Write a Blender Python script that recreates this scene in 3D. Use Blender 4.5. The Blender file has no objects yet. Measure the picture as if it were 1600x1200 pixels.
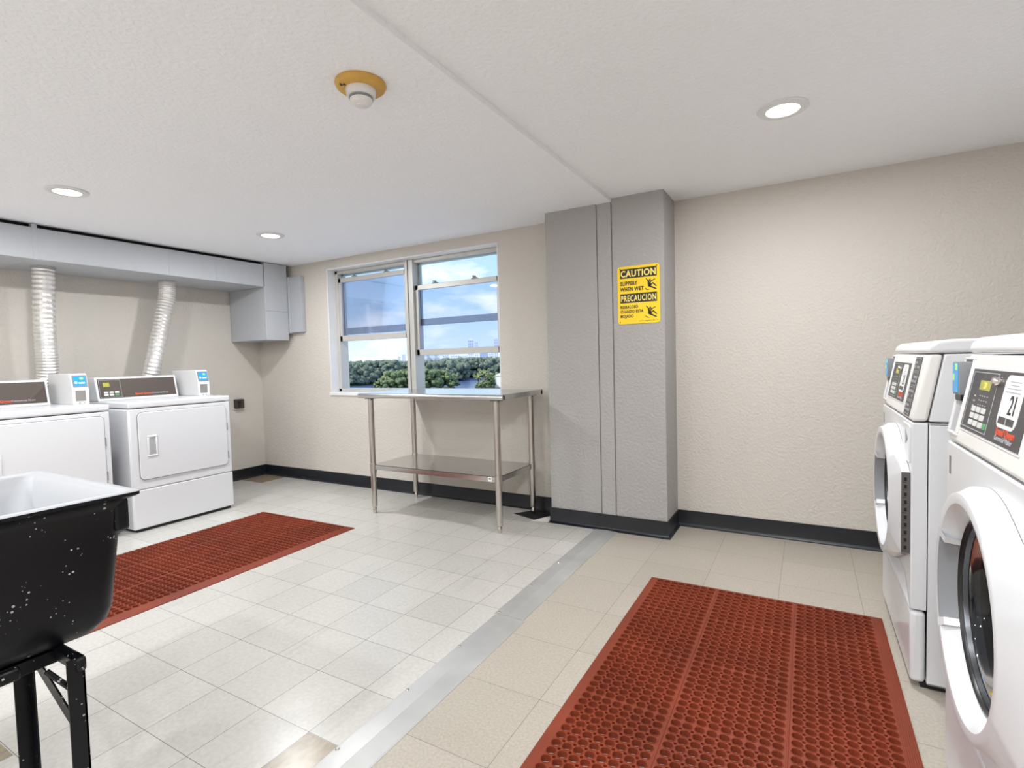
import bpy, bmesh, math, random
from mathutils import Vector, Matrix
random.seed(7)
SC = bpy.context.scene
COL = SC.collection

# ------------------------------------------------------------------ camera
F_PX = 812.9
yaw, pitch, roll = -0.5167, -0.0449, -0.027
Fv = Vector((math.sin(yaw)*math.cos(pitch), math.cos(yaw)*math.cos(pitch), math.sin(pitch)))
R0 = Vector((math.cos(yaw), -math.sin(yaw), 0)); U0 = R0.cross(Fv)
Rv = R0*math.cos(roll)+U0*math.sin(roll); Uv = U0*math.cos(roll)-R0*math.sin(roll)
cd = bpy.data.cameras.new('camera'); cam = bpy.data.objects.new('camera', cd); COL.objects.link(cam)
cam.matrix_world = Matrix(((Rv.x, Uv.x, -Fv.x, 0), (Rv.y, Uv.y, -Fv.y, 0), (Rv.z, Uv.z, -Fv.z, 1.10), (0, 0, 0, 1)))
cd.sensor_width = 36; cd.lens = F_PX/1600*36; cd.clip_start = .05; cd.clip_end = 5000
SC.camera = cam

# ------------------------------------------------------------------ colour management
vs = SC.view_settings
vs.view_transform = 'Standard'; vs.look = 'None'; vs.exposure = 0.0; vs.gamma = 1.0
vs.use_curve_mapping = False

# ------------------------------------------------------------------ world: daylight sky with soft clouds
def lin(r, g, b):
    f = lambda c: (c/255/12.92) if c/255 <= .04045 else ((c/255+.055)/1.055)**2.4
    return (f(r), f(g), f(b), 1)
W = bpy.data.worlds.new('sky'); SC.world = W; W.use_nodes = True
nt = W.node_tree; nt.nodes.clear()
def wn(t, **k):
    n = nt.nodes.new(t)
    for a, b in k.items(): setattr(n, a, b)
    return n
tc = wn('ShaderNodeTexCoord'); sep = wn('ShaderNodeSeparateXYZ'); nt.links.new(tc.outputs['Generated'], sep.inputs[0])
rmp = wn('ShaderNodeValToRGB'); nt.links.new(sep.outputs['Z'], rmp.inputs[0])
e = rmp.color_ramp.elements; e[0].position = 0.0; e[0].color = lin(205, 224, 238)
e[1].position = .6; e[1].color = lin(120, 172, 226)
x = rmp.color_ramp.elements.new(.10); x.color = lin(176, 208, 236)
mp = wn('ShaderNodeMapping'); mp.inputs['Scale'].default_value = (3.2, 3.2, 9.0); nt.links.new(tc.outputs['Generated'], mp.inputs[0])
nz = wn('ShaderNodeTexNoise'); nz.inputs['Scale'].default_value = 2.1; nz.inputs['Detail'].default_value = 7; nz.inputs['Roughness'].default_value = .55
nt.links.new(mp.outputs[0], nz.inputs['Vector'])
cr = wn('ShaderNodeValToRGB'); cr.color_ramp.elements[0].position = .47; cr.color_ramp.elements[1].position = .66
nt.links.new(nz.outputs['Fac'], cr.inputs[0])
mx = wn('ShaderNodeMix', data_type='RGBA'); nt.links.new(cr.outputs[0], mx.inputs[0]); nt.links.new(rmp.outputs[0], mx.inputs[6]); mx.inputs[7].default_value = lin(244, 247, 252)
bg = wn('ShaderNodeBackground'); bg.inputs[1].default_value = 1.5; nt.links.new(mx.outputs[2], bg.inputs[0])
wo = wn('ShaderNodeOutputWorld'); nt.links.new(bg.outputs[0], wo.inputs[0])

# ------------------------------------------------------------------ sun (behind the building, lights the trees outside)
sd = bpy.data.lights.new('sun', 'SUN'); sd.energy = 3.4; sd.angle = .01; sd.color = (1, .95, .86)
sun = bpy.data.objects.new('sun', sd); COL.objects.link(sun)
sun.rotation_euler = Vector((.35, .75, -.9)).to_track_quat('-Z', 'Y').to_euler()
LAMP_W = 18.6        # watts of each ceiling downlight (used in its builder)
LAMP_COL = (.965, .985, 1.0)

# ------------------------------------------------------------------ helpers
MATS = {}
def mat(name, col, rough=.5, metal=0.0, spec=.5, emit=None, estr=0, coat=0, bump=None, vary=None, alpha=None):
    """col is sRGB 0-255. bump=(scale,strength,distance); vary=(scale,amount) object-space noise of the colour."""
    m = bpy.data.materials.new(name); m.use_nodes = True; MATS[name] = m
    t = m.node_tree; p = t.nodes['Principled BSDF']
    c = lin(*col); p.inputs['Base Color'].default_value = c; p.inputs['Roughness'].default_value = rough
    p.inputs['Metallic'].default_value = metal; p.inputs['Specular IOR Level'].default_value = spec
    p.inputs['Coat Weight'].default_value = coat
    if emit: p.inputs['Emission Color'].default_value = lin(*emit); p.inputs['Emission Strength'].default_value = estr
    if vary or bump:
        tcn = t.nodes.new('ShaderNodeTexCoord')
    if vary:
        n = t.nodes.new('ShaderNodeTexNoise'); n.inputs['Scale'].default_value = vary[0]; n.inputs['Detail'].default_value = 5
        t.links.new(tcn.outputs['Object'], n.inputs['Vector'])
        r = t.nodes.new('ShaderNodeValToRGB'); r.color_ramp.elements[0].position = .3; r.color_ramp.elements[1].position = .7
        a = vary[1]; r.color_ramp.elements[0].color = tuple(max(0, v*(1-a)) for v in c[:3])+(1,)
        r.color_ramp.elements[1].color = tuple(min(1, v*(1+a)) for v in c[:3])+(1,)
        t.links.new(n.outputs['Fac'], r.inputs[0]); t.links.new(r.outputs[0], p.inputs['Base Color'])
    if bump:
        n = t.nodes.new('ShaderNodeTexNoise'); n.inputs['Scale'].default_value = bump[0]; n.inputs['Detail'].default_value = 4
        t.links.new(tcn.outputs['Object'], n.inputs['Vector'])
        b = t.nodes.new('ShaderNodeBump'); b.inputs['Strength'].default_value = bump[1]; b.inputs['Distance'].default_value = bump[2]
        t.links.new(n.outputs['Fac'], b.inputs['Height']); t.links.new(b.outputs[0], p.inputs['Normal'])
    return m

def link(name, me, m=None, parent=None):
    o = bpy.data.objects.new(name, me); COL.objects.link(o)
    if m is not None:
        for q in (m if isinstance(m, (list, tuple)) else [m]): me.materials.append(q)
    if parent is not None: o.parent = parent
    return o
def thing(name, label, cat, loc=(0, 0, 0), rz=0, group=None):
    o = bpy.data.objects.new(name, None); COL.objects.link(o); o.location = loc; o.rotation_euler = (0, 0, rz)
    o.empty_display_size = .1
    o['label'] = label; o['category'] = cat
    if group: o['group'] = group
    return o
def tag(o, label, cat, group=None, kind=None):
    o['label'] = label; o['category'] = cat
    if group: o['group'] = group
    if kind: o['kind'] = kind
    return o
def structure(o, label=None, cat=None):
    o['kind'] = 'structure'
    if label: o['label'] = label
    if cat: o['category'] = cat
    return o
def smooth(me, angle=40):
    for p in me.polygons: p.use_smooth = True
    try: me.set_sharp_from_angle(angle=math.radians(angle))
    except Exception: pass
class B:
    """collects shapes, builds ONE mesh object"""
    def __init__(s): s.v = []; s.f = []; s.mi = []
    def add(s, vs_, fs, mi=0):
        n = len(s.v); s.v += [tuple(v) for v in vs_]; s.f += [tuple(i+n for i in f) for f in fs]; s.mi += [mi]*len(fs); return s
    def box(s, x0, y0, z0, x1, y1, z1, mi=0):
        if x0 > x1: x0, x1 = x1, x0
        if y0 > y1: y0, y1 = y1, y0
        if z0 > z1: z0, z1 = z1, z0
        return s.add([(x0, y0, z0), (x1, y0, z0), (x1, y1, z0), (x0, y1, z0), (x0, y0, z1), (x1, y0, z1), (x1, y1, z1), (x0, y1, z1)],
                     [(0, 3, 2, 1), (4, 5, 6, 7), (0, 1, 5, 4), (1, 2, 6, 5), (2, 3, 7, 6), (3, 0, 4, 7)], mi)
    def loft(s, loops, closed=True, cap0=False, cap1=False, mi=0):
        n = len(loops[0]); vs_ = [p for l in loops for p in l]; fs = []
        for i in range(len(loops)-1):
            for j in range(n if closed else n-1):
                k = (j+1) % n; fs.append((i*n+j, i*n+k, (i+1)*n+k, (i+1)*n+j))
        if cap0: fs.append(tuple(reversed(range(n))))
        if cap1: fs.append(tuple((len(loops)-1)*n+j for j in range(n)))
        return s.add(vs_, fs, mi)
    def lathe(s, prof, axis='z', c=(0, 0, 0), n=40, cap0=False, cap1=False, mi=0):
        """prof: list of (r, h)"""
        loops = []
        for r, h in prof:
            l = []
            for j in range(n):
                a = 2*math.pi*j/n; u, w = r*math.cos(a), r*math.sin(a)
                if axis == 'z': p = (c[0]+u, c[1]+w, c[2]+h)
                elif axis == 'x': p = (c[0]+h, c[1]+u, c[2]+w)
                else: p = (c[0]+w, c[1]+h, c[2]+u)
                l.append(p)
            loops.append(l)
        return s.loft(loops, True, cap0, cap1, mi)
    def prism(s, pts, axis, a, b, mi=0):
        """pts 2D polygon; axis 'y': pts=(x,z)"""
        def P(p, t): return (p[0], t, p[1]) if axis == 'y' else ((t, p[0], p[1]) if axis == 'x' else (p[0], p[1], t))
        return s.loft([[P(p, a) for p in pts], [P(p, b) for p in pts]], True, True, True, mi)
    def tube(s, path, r, n=12, caps=True, mi=0):
        path = [Vector(p) for p in path]; loops = []; up = None
        for i, p in enumerate(path):
            d = ((path[min(i+1, len(path)-1)]-path[max(i-1, 0)])).normalized()
            if up is None: up = Vector((0, 0, 1)) if abs(d.z) < .9 else Vector((1, 0, 0))
            sd_ = d.cross(up).normalized(); up = sd_.cross(d).normalized()
            rr = r[i] if isinstance(r, (list, tuple)) else r
            loops.append([tuple(p+sd_*(rr*math.cos(2*math.pi*j/n))+up*(rr*math.sin(2*math.pi*j/n))) for j in range(n)])
        return s.loft(loops, True, caps, caps, mi)
    def build(s, name, m, parent=None, bev=0, seg=2, sm=True, ang=35, loc=None):
        me = bpy.data.meshes.new(name); me.from_pydata(s.v, [], s.f)
        bm = bmesh.new(); bm.from_mesh(me); bmesh.ops.recalc_face_normals(bm, faces=bm.faces[:]); bm.to_mesh(me); bm.free()
        o = link(name, me, m, parent)
        if isinstance(m, (list, tuple)):
            for p, i in zip(me.polygons, s.mi): p.material_index = i
        if sm: smooth(me, ang)
        if loc: o.location = loc
        if bev:
            b = o.modifiers.new('bevel', 'BEVEL'); b.width = bev; b.segments = seg; b.limit_method = 'ANGLE'; b.angle_limit = math.radians(40)
            b.harden_normals = False
        return o
def bbox(name, m, d, parent=None, bev=0, seg=2):
    return B().box(*d).build(name, m, parent, bev, seg)
def rrect(x0, y0, x1, y1, r, n=5):
    pts = []
    for cx, cy, a0 in ((x1-r, y1-r, 0), (x0+r, y1-r, 90), (x0+r, y0+r, 180), (x1-r, y0+r, 270)):
        for k in range(n+1):
            a = math.radians(a0+90*k/n); pts.append((cx+r*math.cos(a), cy+r*math.sin(a)))
    return pts
class Pl:
    """a plane in a thing's own space: origin, right, up (outward normal = right x up)"""
    def __init__(s, o, r, u): s.o = Vector(o); s.r = Vector(r).normalized(); s.u = Vector(u).normalized(); s.n = s.r.cross(s.u)
    def P(s, u, v, d=0): return tuple(s.o+s.r*u+s.u*v+s.n*d)
    def plate(s, b, u0, v0, u1, v1, d0, d1, r=0, mi=0, n=4):
        pts = rrect(u0, v0, u1, v1, r, n) if r else [(u1, v1), (u0, v1), (u0, v0), (u1, v0)]
        b.loft([[s.P(u, v, d0) for u, v in pts], [s.P(u, v, d1) for u, v in pts]], True, True, True, mi); return b
    def frame(s, b, u0, v0, u1, v1, w, d0, d1, mi=0):
        for a in ((u0, v0, u1, v0+w), (u0, v1-w, u1, v1), (u0, v0+w, u0+w, v1-w), (u1-w, v0+w, u1, v1-w)): s.plate(b, *a, d0, d1, 0, mi)
        return b
def text(name, body, size, pl, u, v, m, parent, bold=0, ext=.0004, d=.0006, align='LEFT', sx=1.0, space=1.0):
    cu = bpy.data.curves.new('lettering', 'FONT'); cu.body = body; cu.size = size; cu.offset = bold; cu.extrude = ext; cu.align_x = align
    cu.space_character = space; cu.resolution_u = 3
    to = bpy.data.objects.new('tmp', cu); COL.objects.link(to)
    dg = bpy.context.evaluated_depsgraph_get(); me = bpy.data.meshes.new_from_object(to.evaluated_get(dg)); bpy.data.objects.remove(to); bpy.data.curves.remove(cu)
    for vert in me.vertices:
        c = vert.co; vert.co = Vector(pl.P(u+c.x*sx, v+c.y, d+ext+c.z))
    me.materials.clear()
    return link(name, me, m, parent)
def copy_tree(o, parent=None):
    c = o.copy(); COL.objects.link(c)
    if parent is not None: c.parent = parent
    for ch in list(o.children): copy_tree(ch, c)
    return c

# ------------------------------------------------------------------ materials
M = MATS
mat('wall_paint', (208, 202, 194), .75, bump=(70, .6, .008))
mat('ceiling_paint', (248, 249, 252), .8, bump=(60, .6, .009))
mat('pillar_paint', (168, 165, 163), .7, bump=(60, .65, .009))
mat('duct_paint', (182, 185, 190), .5, bump=(45, .3, .006))
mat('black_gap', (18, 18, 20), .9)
mat('base_rubber', (22, 25, 32), .38, vary=(6, .3))
mat('white_enamel', (222, 223, 226), .28, coat=.2)
mat('white_plastic', (226, 226, 226), .35)
mat('warm_white', (232, 230, 226), .35)
mat('trim_white', (228, 228, 228), .45)
mat('alu_white', (196, 194, 190), .4, .25)
mat('alu_blue', (168, 186, 194), .4, .35)
mat('dark_panel', (70, 68, 70), .4)
mat('brown_panel', (80, 70, 64), .4)
mat('black_plastic', (22, 22, 24), .35)
mat('grey_plastic', (132, 134, 138), .4)
mat('mid_grey', (176, 178, 182), .35)
mat('red_rubber', (128, 51, 25), .5, vary=(3, .22), bump=(180, .2, .001))
mat('chrome', (205, 200, 195), .18, 1.0)
mat('drum_steel', (110, 112, 116), .28, 1.0)
mat('text_white', (232, 232, 232), .5)
mat('text_grey', (170, 172, 176), .5)
mat('text_black', (24, 22, 20), .5)
mat('text_red', (214, 84, 52), .5)
mat('sign_yellow', (250, 210, 24), .35)
mat('sign_text_yellow', (250, 226, 120), .35)
mat('sign_black', (38, 32, 20), .35)
mat('blue_screen', (42, 142, 200), .25, emit=(42, 142, 200), estr=.35)
mat('green_spot', (160, 222, 120), .3, emit=(160, 222, 120), estr=.3)
mat('lcd', (150, 150, 60), .3, emit=(170, 175, 50), estr=.35)
mat('green_key', (92, 160, 110), .4)
mat('key_white', (222, 222, 220), .4)
mat('smoke_base', (206, 160, 74), .5, vary=(9, .1))
mat('smoke_white', (226, 224, 222), .35)
mat('hinge_metal', (118, 114, 112), .35, .8)
mat('crust', (206, 202, 196), .8)
mat('outlet_brown', (62, 52, 48), .5)
mat('tape_grey', (134, 130, 126), .6)
# stainless with slight brushed variation
m = mat('stainless', (206, 205, 203), .2, 1.0, vary=(2.2, .06))
m = mat('stainless_leg', (198, 192, 187), .3, 1.0)
m = mat('strip_metal', (206, 206, 204), .42, .55, vary=(3, .16), bump=(240, .12, .0006))
m = mat('foil', (238, 236, 233), .36, .8, bump=(90, .5, .004))
# cast iron with white paint specks
m = mat('cast_black', (12, 13, 17), .36, spec=.3)
t = m.node_tree; p = t.nodes['Principled BSDF']; tcn = t.nodes.new('ShaderNodeTexCoord')
v1 = t.nodes.new('ShaderNodeTexVoronoi'); v1.inputs['Scale'].default_value = 85; t.links.new(tcn.outputs['Object'], v1.inputs['Vector'])
n1 = t.nodes.new('ShaderNodeTexNoise'); n1.inputs['Scale'].default_value = 13; n1.inputs['Detail'].default_value = 3; t.links.new(tcn.outputs['Object'], n1.inputs['Vector'])
mth = t.nodes.new('ShaderNodeMath'); mth.operation = 'LESS_THAN'; t.links.new(v1.outputs['Distance'], mth.inputs[0])
mr = t.nodes.new('ShaderNodeMapRange'); mr.inputs[1].default_value = .45; mr.inputs[2].default_value = .8; mr.inputs[3].default_value = .0; mr.inputs[4].default_value = .42
t.links.new(n1.outputs['Fac'], mr.inputs[0]); t.links.new(mr.outputs[0], mth.inputs[1])
mxx = t.nodes.new('ShaderNodeMix'); mxx.data_type = 'RGBA'; mxx.inputs[6].default_value = lin(10, 12, 17); mxx.inputs[7].default_value = lin(170, 170, 172)
t.links.new(mth.outputs[0], mxx.inputs[0]); t.links.new(mxx.outputs[2], p.inputs['Base Color'])
# glass
def glassmat(name, tint, gloss=.06):
    m = bpy.data.materials.new(name); m.use_nodes = True; t = m.node_tree; t.nodes.clear()
    tr = t.nodes.new('ShaderNodeBsdfTransparent'); tr.inputs[0].default_value = lin(*tint)
    gl = t.nodes.new('ShaderNodeBsdfGlossy'); gl.inputs['Roughness'].default_value = .02
    fr = t.nodes.new('ShaderNodeFresnel'); fr.inputs[0].default_value = 1.45
    mi = t.nodes.new('ShaderNodeMixShader'); o = t.nodes.new('ShaderNodeOutputMaterial')
    mm = t.nodes.new('ShaderNodeMath'); mm.operation = 'MULTIPLY'; mm.inputs[1].default_value = gloss/.04; mm.use_clamp = True
    t.links.new(fr.outputs[0], mm.inputs[0]); t.links.new(mm.outputs[0], mi.inputs[0]); t.links.new(tr.outputs[0], mi.inputs[1]); t.links.new(gl.outputs[0], mi.inputs[2]); t.links.new(mi.outputs[0], o.inputs[0])
    MATS[name] = m; return m
glassmat('pane_clear', (253, 254, 254), .012); glassmat('pane_tint', (238, 241, 251), .012)
glassmat('door_glass', (120, 124, 130), .05)
# water
m = mat('water', (88, 108, 150), .22, spec=.6, bump=(.35, .4, .4))
# foliage
def folmat(name, dark, light, sc):
    m = bpy.data.materials.new(name); m.use_nodes = True; t = m.node_tree; p = t.nodes['Principled BSDF']; p.inputs['Roughness'].default_value = .85
    p.inputs['Specular IOR Level'].default_value = .15
    tcn = t.nodes.new('ShaderNodeTexCoord'); n = t.nodes.new('ShaderNodeTexNoise'); n.inputs['Scale'].default_value = sc; n.inputs['Detail'].default_value = 6; n.inputs['Roughness'].default_value = .7
    t.links.new(tcn.outputs['Object'], n.inputs['Vector'])
    r = t.nodes.new('ShaderNodeValToRGB'); r.color_ramp.elements[0].position = .38; r.color_ramp.elements[1].position = .64
    r.color_ramp.elements[0].color = lin(*dark); r.color_ramp.elements[1].color = lin(*light); t.links.new(n.outputs['Fac'], r.inputs[0]); t.links.new(r.outputs[0], p.inputs['Base Color'])
    b = t.nodes.new('ShaderNodeBump'); b.inputs['Strength'].default_value = 1; b.inputs['Distance'].default_value = .8; t.links.new(n.outputs['Fac'], b.inputs['Height']); t.links.new(b.outputs[0], p.inputs['Normal'])
    MATS[name] = m
folmat('forest_leaf', (84, 98, 84), (164, 174, 152), 1.1)
folmat('mangrove_leaf', (84, 104, 70), (178, 190, 138), 1.3)
folmat('palm_leaf', (104, 118, 74), (178, 184, 126), .8)
mat('trunk', (128, 116, 98), .9); mat('tower_white', (244, 244, 242), .7); mat('far_window', (186, 194, 208), .4)
mat('bank', (70, 84, 56), .95)

# floor material: two vinyl tile fields, left glossy grey-white, right matte beige
def floor_material():
    m = bpy.data.materials.new('floor_tiles'); m.use_nodes = True; t = m.node_tree; p = t.nodes['Principled BSDF']
    tcn = t.nodes.new('ShaderNodeTexCoord'); L = t.links.new
    def node(ty, **k):
        n = t.nodes.new(ty)
        for a, b in k.items(): setattr(n, a, b)
        return n
    def brick(x0, y0, s, mortar, c1, c2, cm):
        mpn = node('ShaderNodeMapping'); mpn.inputs['Location'].default_value = (-x0+40*s, -y0+40*s, 0); L(tcn.outputs['Object'], mpn.inputs[0])
        b = node('ShaderNodeTexBrick', offset=0.0, offset_frequency=2, squash=1.0); b.inputs['Scale'].default_value = 1
        b.inputs['Brick Width'].default_value = s; b.inputs['Row Height'].default_value = s; b.inputs['Mortar Size'].default_value = mortar
        b.inputs['Mortar Smooth'].default_value = .1; b.inputs['Bias'].default_value = 0
        b.inputs['Color1'].default_value = lin(*c1); b.inputs['Color2'].default_value = lin(*c2); b.inputs['Mortar'].default_value = lin(*cm)
        L(mpn.outputs[0], b.inputs['Vector']); return b
    bl = brick(-1.5377, 1.0047, .2307, .0009, (208, 205, 199), (200, 197, 191), (108, 104, 98))
    br = brick(-.7555, 1.455, .3205, .0009, (188, 180, 168), (182, 174, 161), (128, 119, 106))
    # speckle / streaks
    def noise(sx, sy, sc, lo, hi, c0, c1):
        mpn = node('ShaderNodeMapping'); mpn.inputs['Scale'].default_value = (sx, sy, 1); L(tcn.outputs['Object'], mpn.inputs[0])
        n = node('ShaderNodeTexNoise'); n.inputs['Scale'].default_value = sc; n.inputs['Detail'].default_value = 4; L(mpn.outputs[0], n.inputs['Vector'])
        r = node('ShaderNodeValToRGB'); r.color_ramp.elements[0].position = lo; r.color_ramp.elements[1].position = hi
        r.color_ramp.elements[0].color = (c0, c0, c0, 1); r.color_ramp.elements[1].color = (c1, c1, c1, 1); L(n.outputs['Fac'], r.inputs[0]); return r
    def mul(a, b, f=1.0):
        x = node('ShaderNodeMix', data_type='RGBA', blend_type='MULTIPLY'); x.inputs[0].default_value = f; L(a, x.inputs[6]); L(b, x.inputs[7]); return x.outputs[2]
    s1 = noise(1, 1, 70, .35, .65, .90, 1.0); s2 = noise(1, .12, 22, .30, .40, .86, 1.0); s3 = noise(1, 1, 120, .25, .75, .80, 1.08)
    wear = noise(1, 1, 1.3, .3, .7, .93, 1.02)
    left = mul(mul(bl.outputs['Color'], s1.outputs[0]), s2.outputs[0], .5); right = mul(br.outputs['Color'], s3.outputs[0])
    sp = node('ShaderNodeSeparateXYZ'); L(tcn.outputs['Object'], sp.inputs[0])
    def math_(op, a, b=None):
        n = node('ShaderNodeMath', operation=op)
        for i, q in enumerate((a, b)):
            if q is None: continue
            if isinstance(q, (int, float)): n.inputs[i].default_value = q
            else: L(q, n.inputs[i])
        return n.outputs[0]
    def inbox(x0, y0, x1, y1):
        dx = math_('LESS_THAN', math_('ABSOLUTE', math_('SUBTRACT', sp.outputs[0], (x0+x1)/2)), (x1-x0)/2)
        dy = math_('LESS_THAN', math_('ABSOLUTE', math_('SUBTRACT', sp.outputs[1], (y0+y1)/2)), (y1-y0)/2)
        return math_('MULTIPLY', dx, dy)
    brown = brick(-1.5377, 1.0047, .2307, .0008, (160, 146, 124), (152, 138, 116), (90, 80, 66))
    bcol = mul(brown.outputs['Color'], noise(1, .5, 60, .3, .7, .78, 1.12).outputs[0])
    mask = None
    for bx in ((-1.306, .775, -1.0, 1.003), (-4.85, 3.08, -4.53, 3.5), (-2.23, .30, -2.0, .54)):
        q = inbox(*bx); mask = q if mask is None else math_('MAXIMUM', mask, q)
    mxl = node('ShaderNodeMix', data_type='RGBA'); L(mask, mxl.inputs[0]); L(left, mxl.inputs[6]); L(bcol, mxl.inputs[7])
    side = math_('GREATER_THAN', sp.outputs[0], -1.11)
    mxf = node('ShaderNodeMix', data_type='RGBA'); L(side, mxf.inputs[0]); L(mxl.outputs[2], mxf.inputs[6]); L(right, mxf.inputs[7])
    cw = node('ShaderNodeMapRange'); L(side, cw.inputs[0]); cw.inputs[3].default_value = .12; cw.inputs[4].default_value = .0; L(cw.outputs[0], p.inputs['Coat Weight']); p.inputs['Coat Roughness'].default_value = .2
    L(mul(mxf.outputs[2], wear.outputs[0]), p.inputs['Base Color'])
    rg = node('ShaderNodeMapRange'); L(side, rg.inputs[0]); rg.inputs[3].default_value = .27; rg.inputs[4].default_value = .42; L(rg.outputs[0], p.inputs['Roughness'])
    bn = node('ShaderNodeTexNoise'); bn.inputs['Scale'].default_value = 9; bn.inputs['Detail'].default_value = 3; L(tcn.outputs['Object'], bn.inputs['Vector'])
    bmp = node('ShaderNodeBump'); bmp.inputs['Strength'].default_value = .22; bmp.inputs['Distance'].default_value = .004; L(bn.outputs['Fac'], bmp.inputs['Height']); L(bmp.outputs[0], p.inputs['Normal'])
    MATS['floor_tiles'] = m
floor_material()

# ------------------------------------------------------------------ room shell
XL, XR, YW, YR, YB, ZC = -4.86, 1.25, 3.367, 3.44, -2.2, 2.065
XP0, XP1, YP = -1.508, -.735, 3.15
XS = -1.05            # ceiling joint
bbox('floor', M['floor_tiles'], (XL-.2, YB-.2, -.12, XR+.2, YR+.15, 0)); structure(bpy.data.objects['floor'])
b = B().box(XL-.2, YB-.2, ZC, -1.15, YR+.2, ZC+.2); b.box(-1.15, YB-.2, ZC-.004, XS, YR+.2, ZC+.2); b.box(XS, YB-.2, ZC+.018, XR+.2, YR+.2, ZC+.2)
structure(b.build('ceiling', M['ceiling_paint'], sm=False))
structure(bbox('wall_left', M['wall_paint'], (XL-.2, YB, 0, XL, YR+.2, ZC+.05)))
structure(bbox('wall_right', M['wall_paint'], (XR, YB, 0, XR+.2, YR+.2, ZC+.05)))
structure(bbox('wall_front', M['wall_paint'], (XL, YB-.2, 0, XR, YB, ZC+.05)))
structure(bbox('wall_rear', M['wall_paint'], (XP1-.05, YR, 0, XR, YR+.25, ZC+.05)))
# window wall with opening
WX0, WX1, WZ0, WZ1, YF = -3.845, -2.004, .842, 1.985, 3.455
b = B(); YO = YW+.215
b.box(XL, YW, 0, WX0, YO, ZC+.05); b.box(WX1, YW, 0, XP1-.05, YO, ZC+.05); b.box(WX0, YW, 0, WX1, YO, WZ0); b.box(WX0, YW, WZ1, WX1, YO, ZC+.05)
structure(b.build('wall_window', M['wall_paint'], sm=False))
# pillar in three vertical faces
b = B(); b.box(XP0, YP, 0, -1.152, YR+.05, ZC+.02); b.box(-1.145, YP-.004, 0, -1.056, YR+.05, ZC+.02); b.box(-1.152, YP+.006, 0, -1.145, YR, ZC+.02)
b.box(-1.056, YP+.006, 0, -1.050, YR, ZC+.02); b.box(-1.050, YP, 0, XP1, YR+.05, ZC+.03)
structure(b.build('wall_pillar', M['pillar_paint'], bev=.006, sm=False))
# cove baseboards
def baseboard(name, path, h=.103, t=.007):
    """path: list of (x,y) with the room on the left-hand side; profile sweeps out a toe"""
    prof = [(0, h), (t, h-.002), (t, .02), (t+.004, .008), (t+.013, .002), (t+.013, 0), (0, 0)]
    n = len(path); nr = []
    for i in range(n):
        def nn(a, c):
            d = (Vector(c)-Vector(a)).normalized(); return Vector((-d.y, d.x))
        if i == 0: k = nn(path[0], path[1])
        elif i == n-1: k = nn(path[-2], path[-1])
        else:
            a1, a2 = nn(path[i-1], path[i]), nn(path[i], path[i+1]); k = (a1+a2); k = k/(k.dot(a1))
        nr.append(k)
    loops = [[(path[i][0]+nr[i].x*o, path[i][1]+nr[i].y*o, z) for o, z in prof] for i in range(n)]
    o = B().loft(loops, True, True, True).build(name, M['base_rubber'], ang=50)
    return structure(o)
baseboard('baseboard_left', [(XL, YW), (XL, YB)])
baseboard('baseboard_window', [(XP0, YW), (XL, YW)])
baseboard('baseboard_pillar', [(XP1, YR), (XP1, YP-.004), (XP0, YP-.004), (XP0, YW)])
baseboard('baseboard_rear', [(XR, YR), (XP1, YR)])
baseboard('baseboard_right', [(XR, YB), (XR, YR)])

# ------------------------------------------------------------------ window
win = thing('window_1', 'two-bay aluminium window with raised sashes in the wall behind the steel table', 'window'); win['kind'] = 'structure'
b = B(); r = .012                                                     # painted reveal and sill lining
b.box(WX0, YW-.004, WZ0-.018, WX1, YF+.10, WZ0+.012); b.box(WX0, YW-.001, WZ1-.012, WX1, YF+.10, WZ1); b.box(WX0, YW-.001, WZ0, WX0+.010, YF+.1, WZ1); b.box(WX1-.010, YW-.001, WZ0, WX1, YF+.1, WZ1)
b.build('reveal', M['trim_white'], win, bev=.002)
sill = B().box(WX0-.01, YW-.012, WZ0-.02, WX1+.01, YW+.02, WZ0+.010).build('sill', M['trim_white'], win, bev=.004)
fz0, fz1 = WZ0+.012, WZ1-.012
MX0, MX1 = -2.975, -2.885
b = B(); b.box(WX0+.01, YF, fz0, WX0+.045, YF+.1, fz1); b.box(WX1-.045, YF, fz0, WX1-.01, YF+.1, fz1); b.box(WX0+.01, YF, fz0, WX1-.01, YF+.1, fz0+.028); b.box(WX0+.01, YF, fz1-.028, WX1-.01, YF+.1, fz1)
b.build('frame', M['alu_white'], win, bev=.003)
b = B(); b.box(MX0, YF-.02, fz0, MX0+.03, YF+.1, fz1); b.box(MX0+.034, YF-.012, fz0, MX0+.052, YF+.1, fz1); b.box(MX0+.056, YF-.02, fz0, MX1, YF+.1, fz1); b.box(MX0+.02, YF, fz0, MX1-.02, YF+.09, fz1)
b.build('mullion', M['alu_white'], win, bev=.002)
def sash(x0, x1, z0, z1, y, m, glass, hw=.03, bot=.05, top=.04, latch=True):
    f = B(); f.box(x0, y, z0, x0+hw, y+.026, z1); f.box(x1-hw, y, z0, x1, y+.026, z1); f.box(x0, y, z0, x1, y+.026, z0+bot); f.box(x0, y, z1-top, x1, y+.026, z1)
    o = f.build('sash', m, win, bev=.002)
    B().box(x0+hw, y+.011, z0+bot, x1-hw, y+.015, z1-top).build('glass_pane', glass, o, sm=False)
    if latch:
        for q in (.25, .72):
            xx = x0+(x1-x0)*q
            l = B(); l.box(xx-.028, y-.004, z1, xx+.028, y+.02, z1+.007); l.box(xx-.016, y, z1+.007, xx+.010, y+.014, z1+.022); l.box(xx-.02, y, z1+.018, xx-.002, y+.014, z1+.026)
            l.build('sash_lock', M['grey_plastic'], o, bev=.002)
    return o
LX0, LX1, RX0, RX1 = WX0+.045, MX0, MX1, WX1-.045
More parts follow.
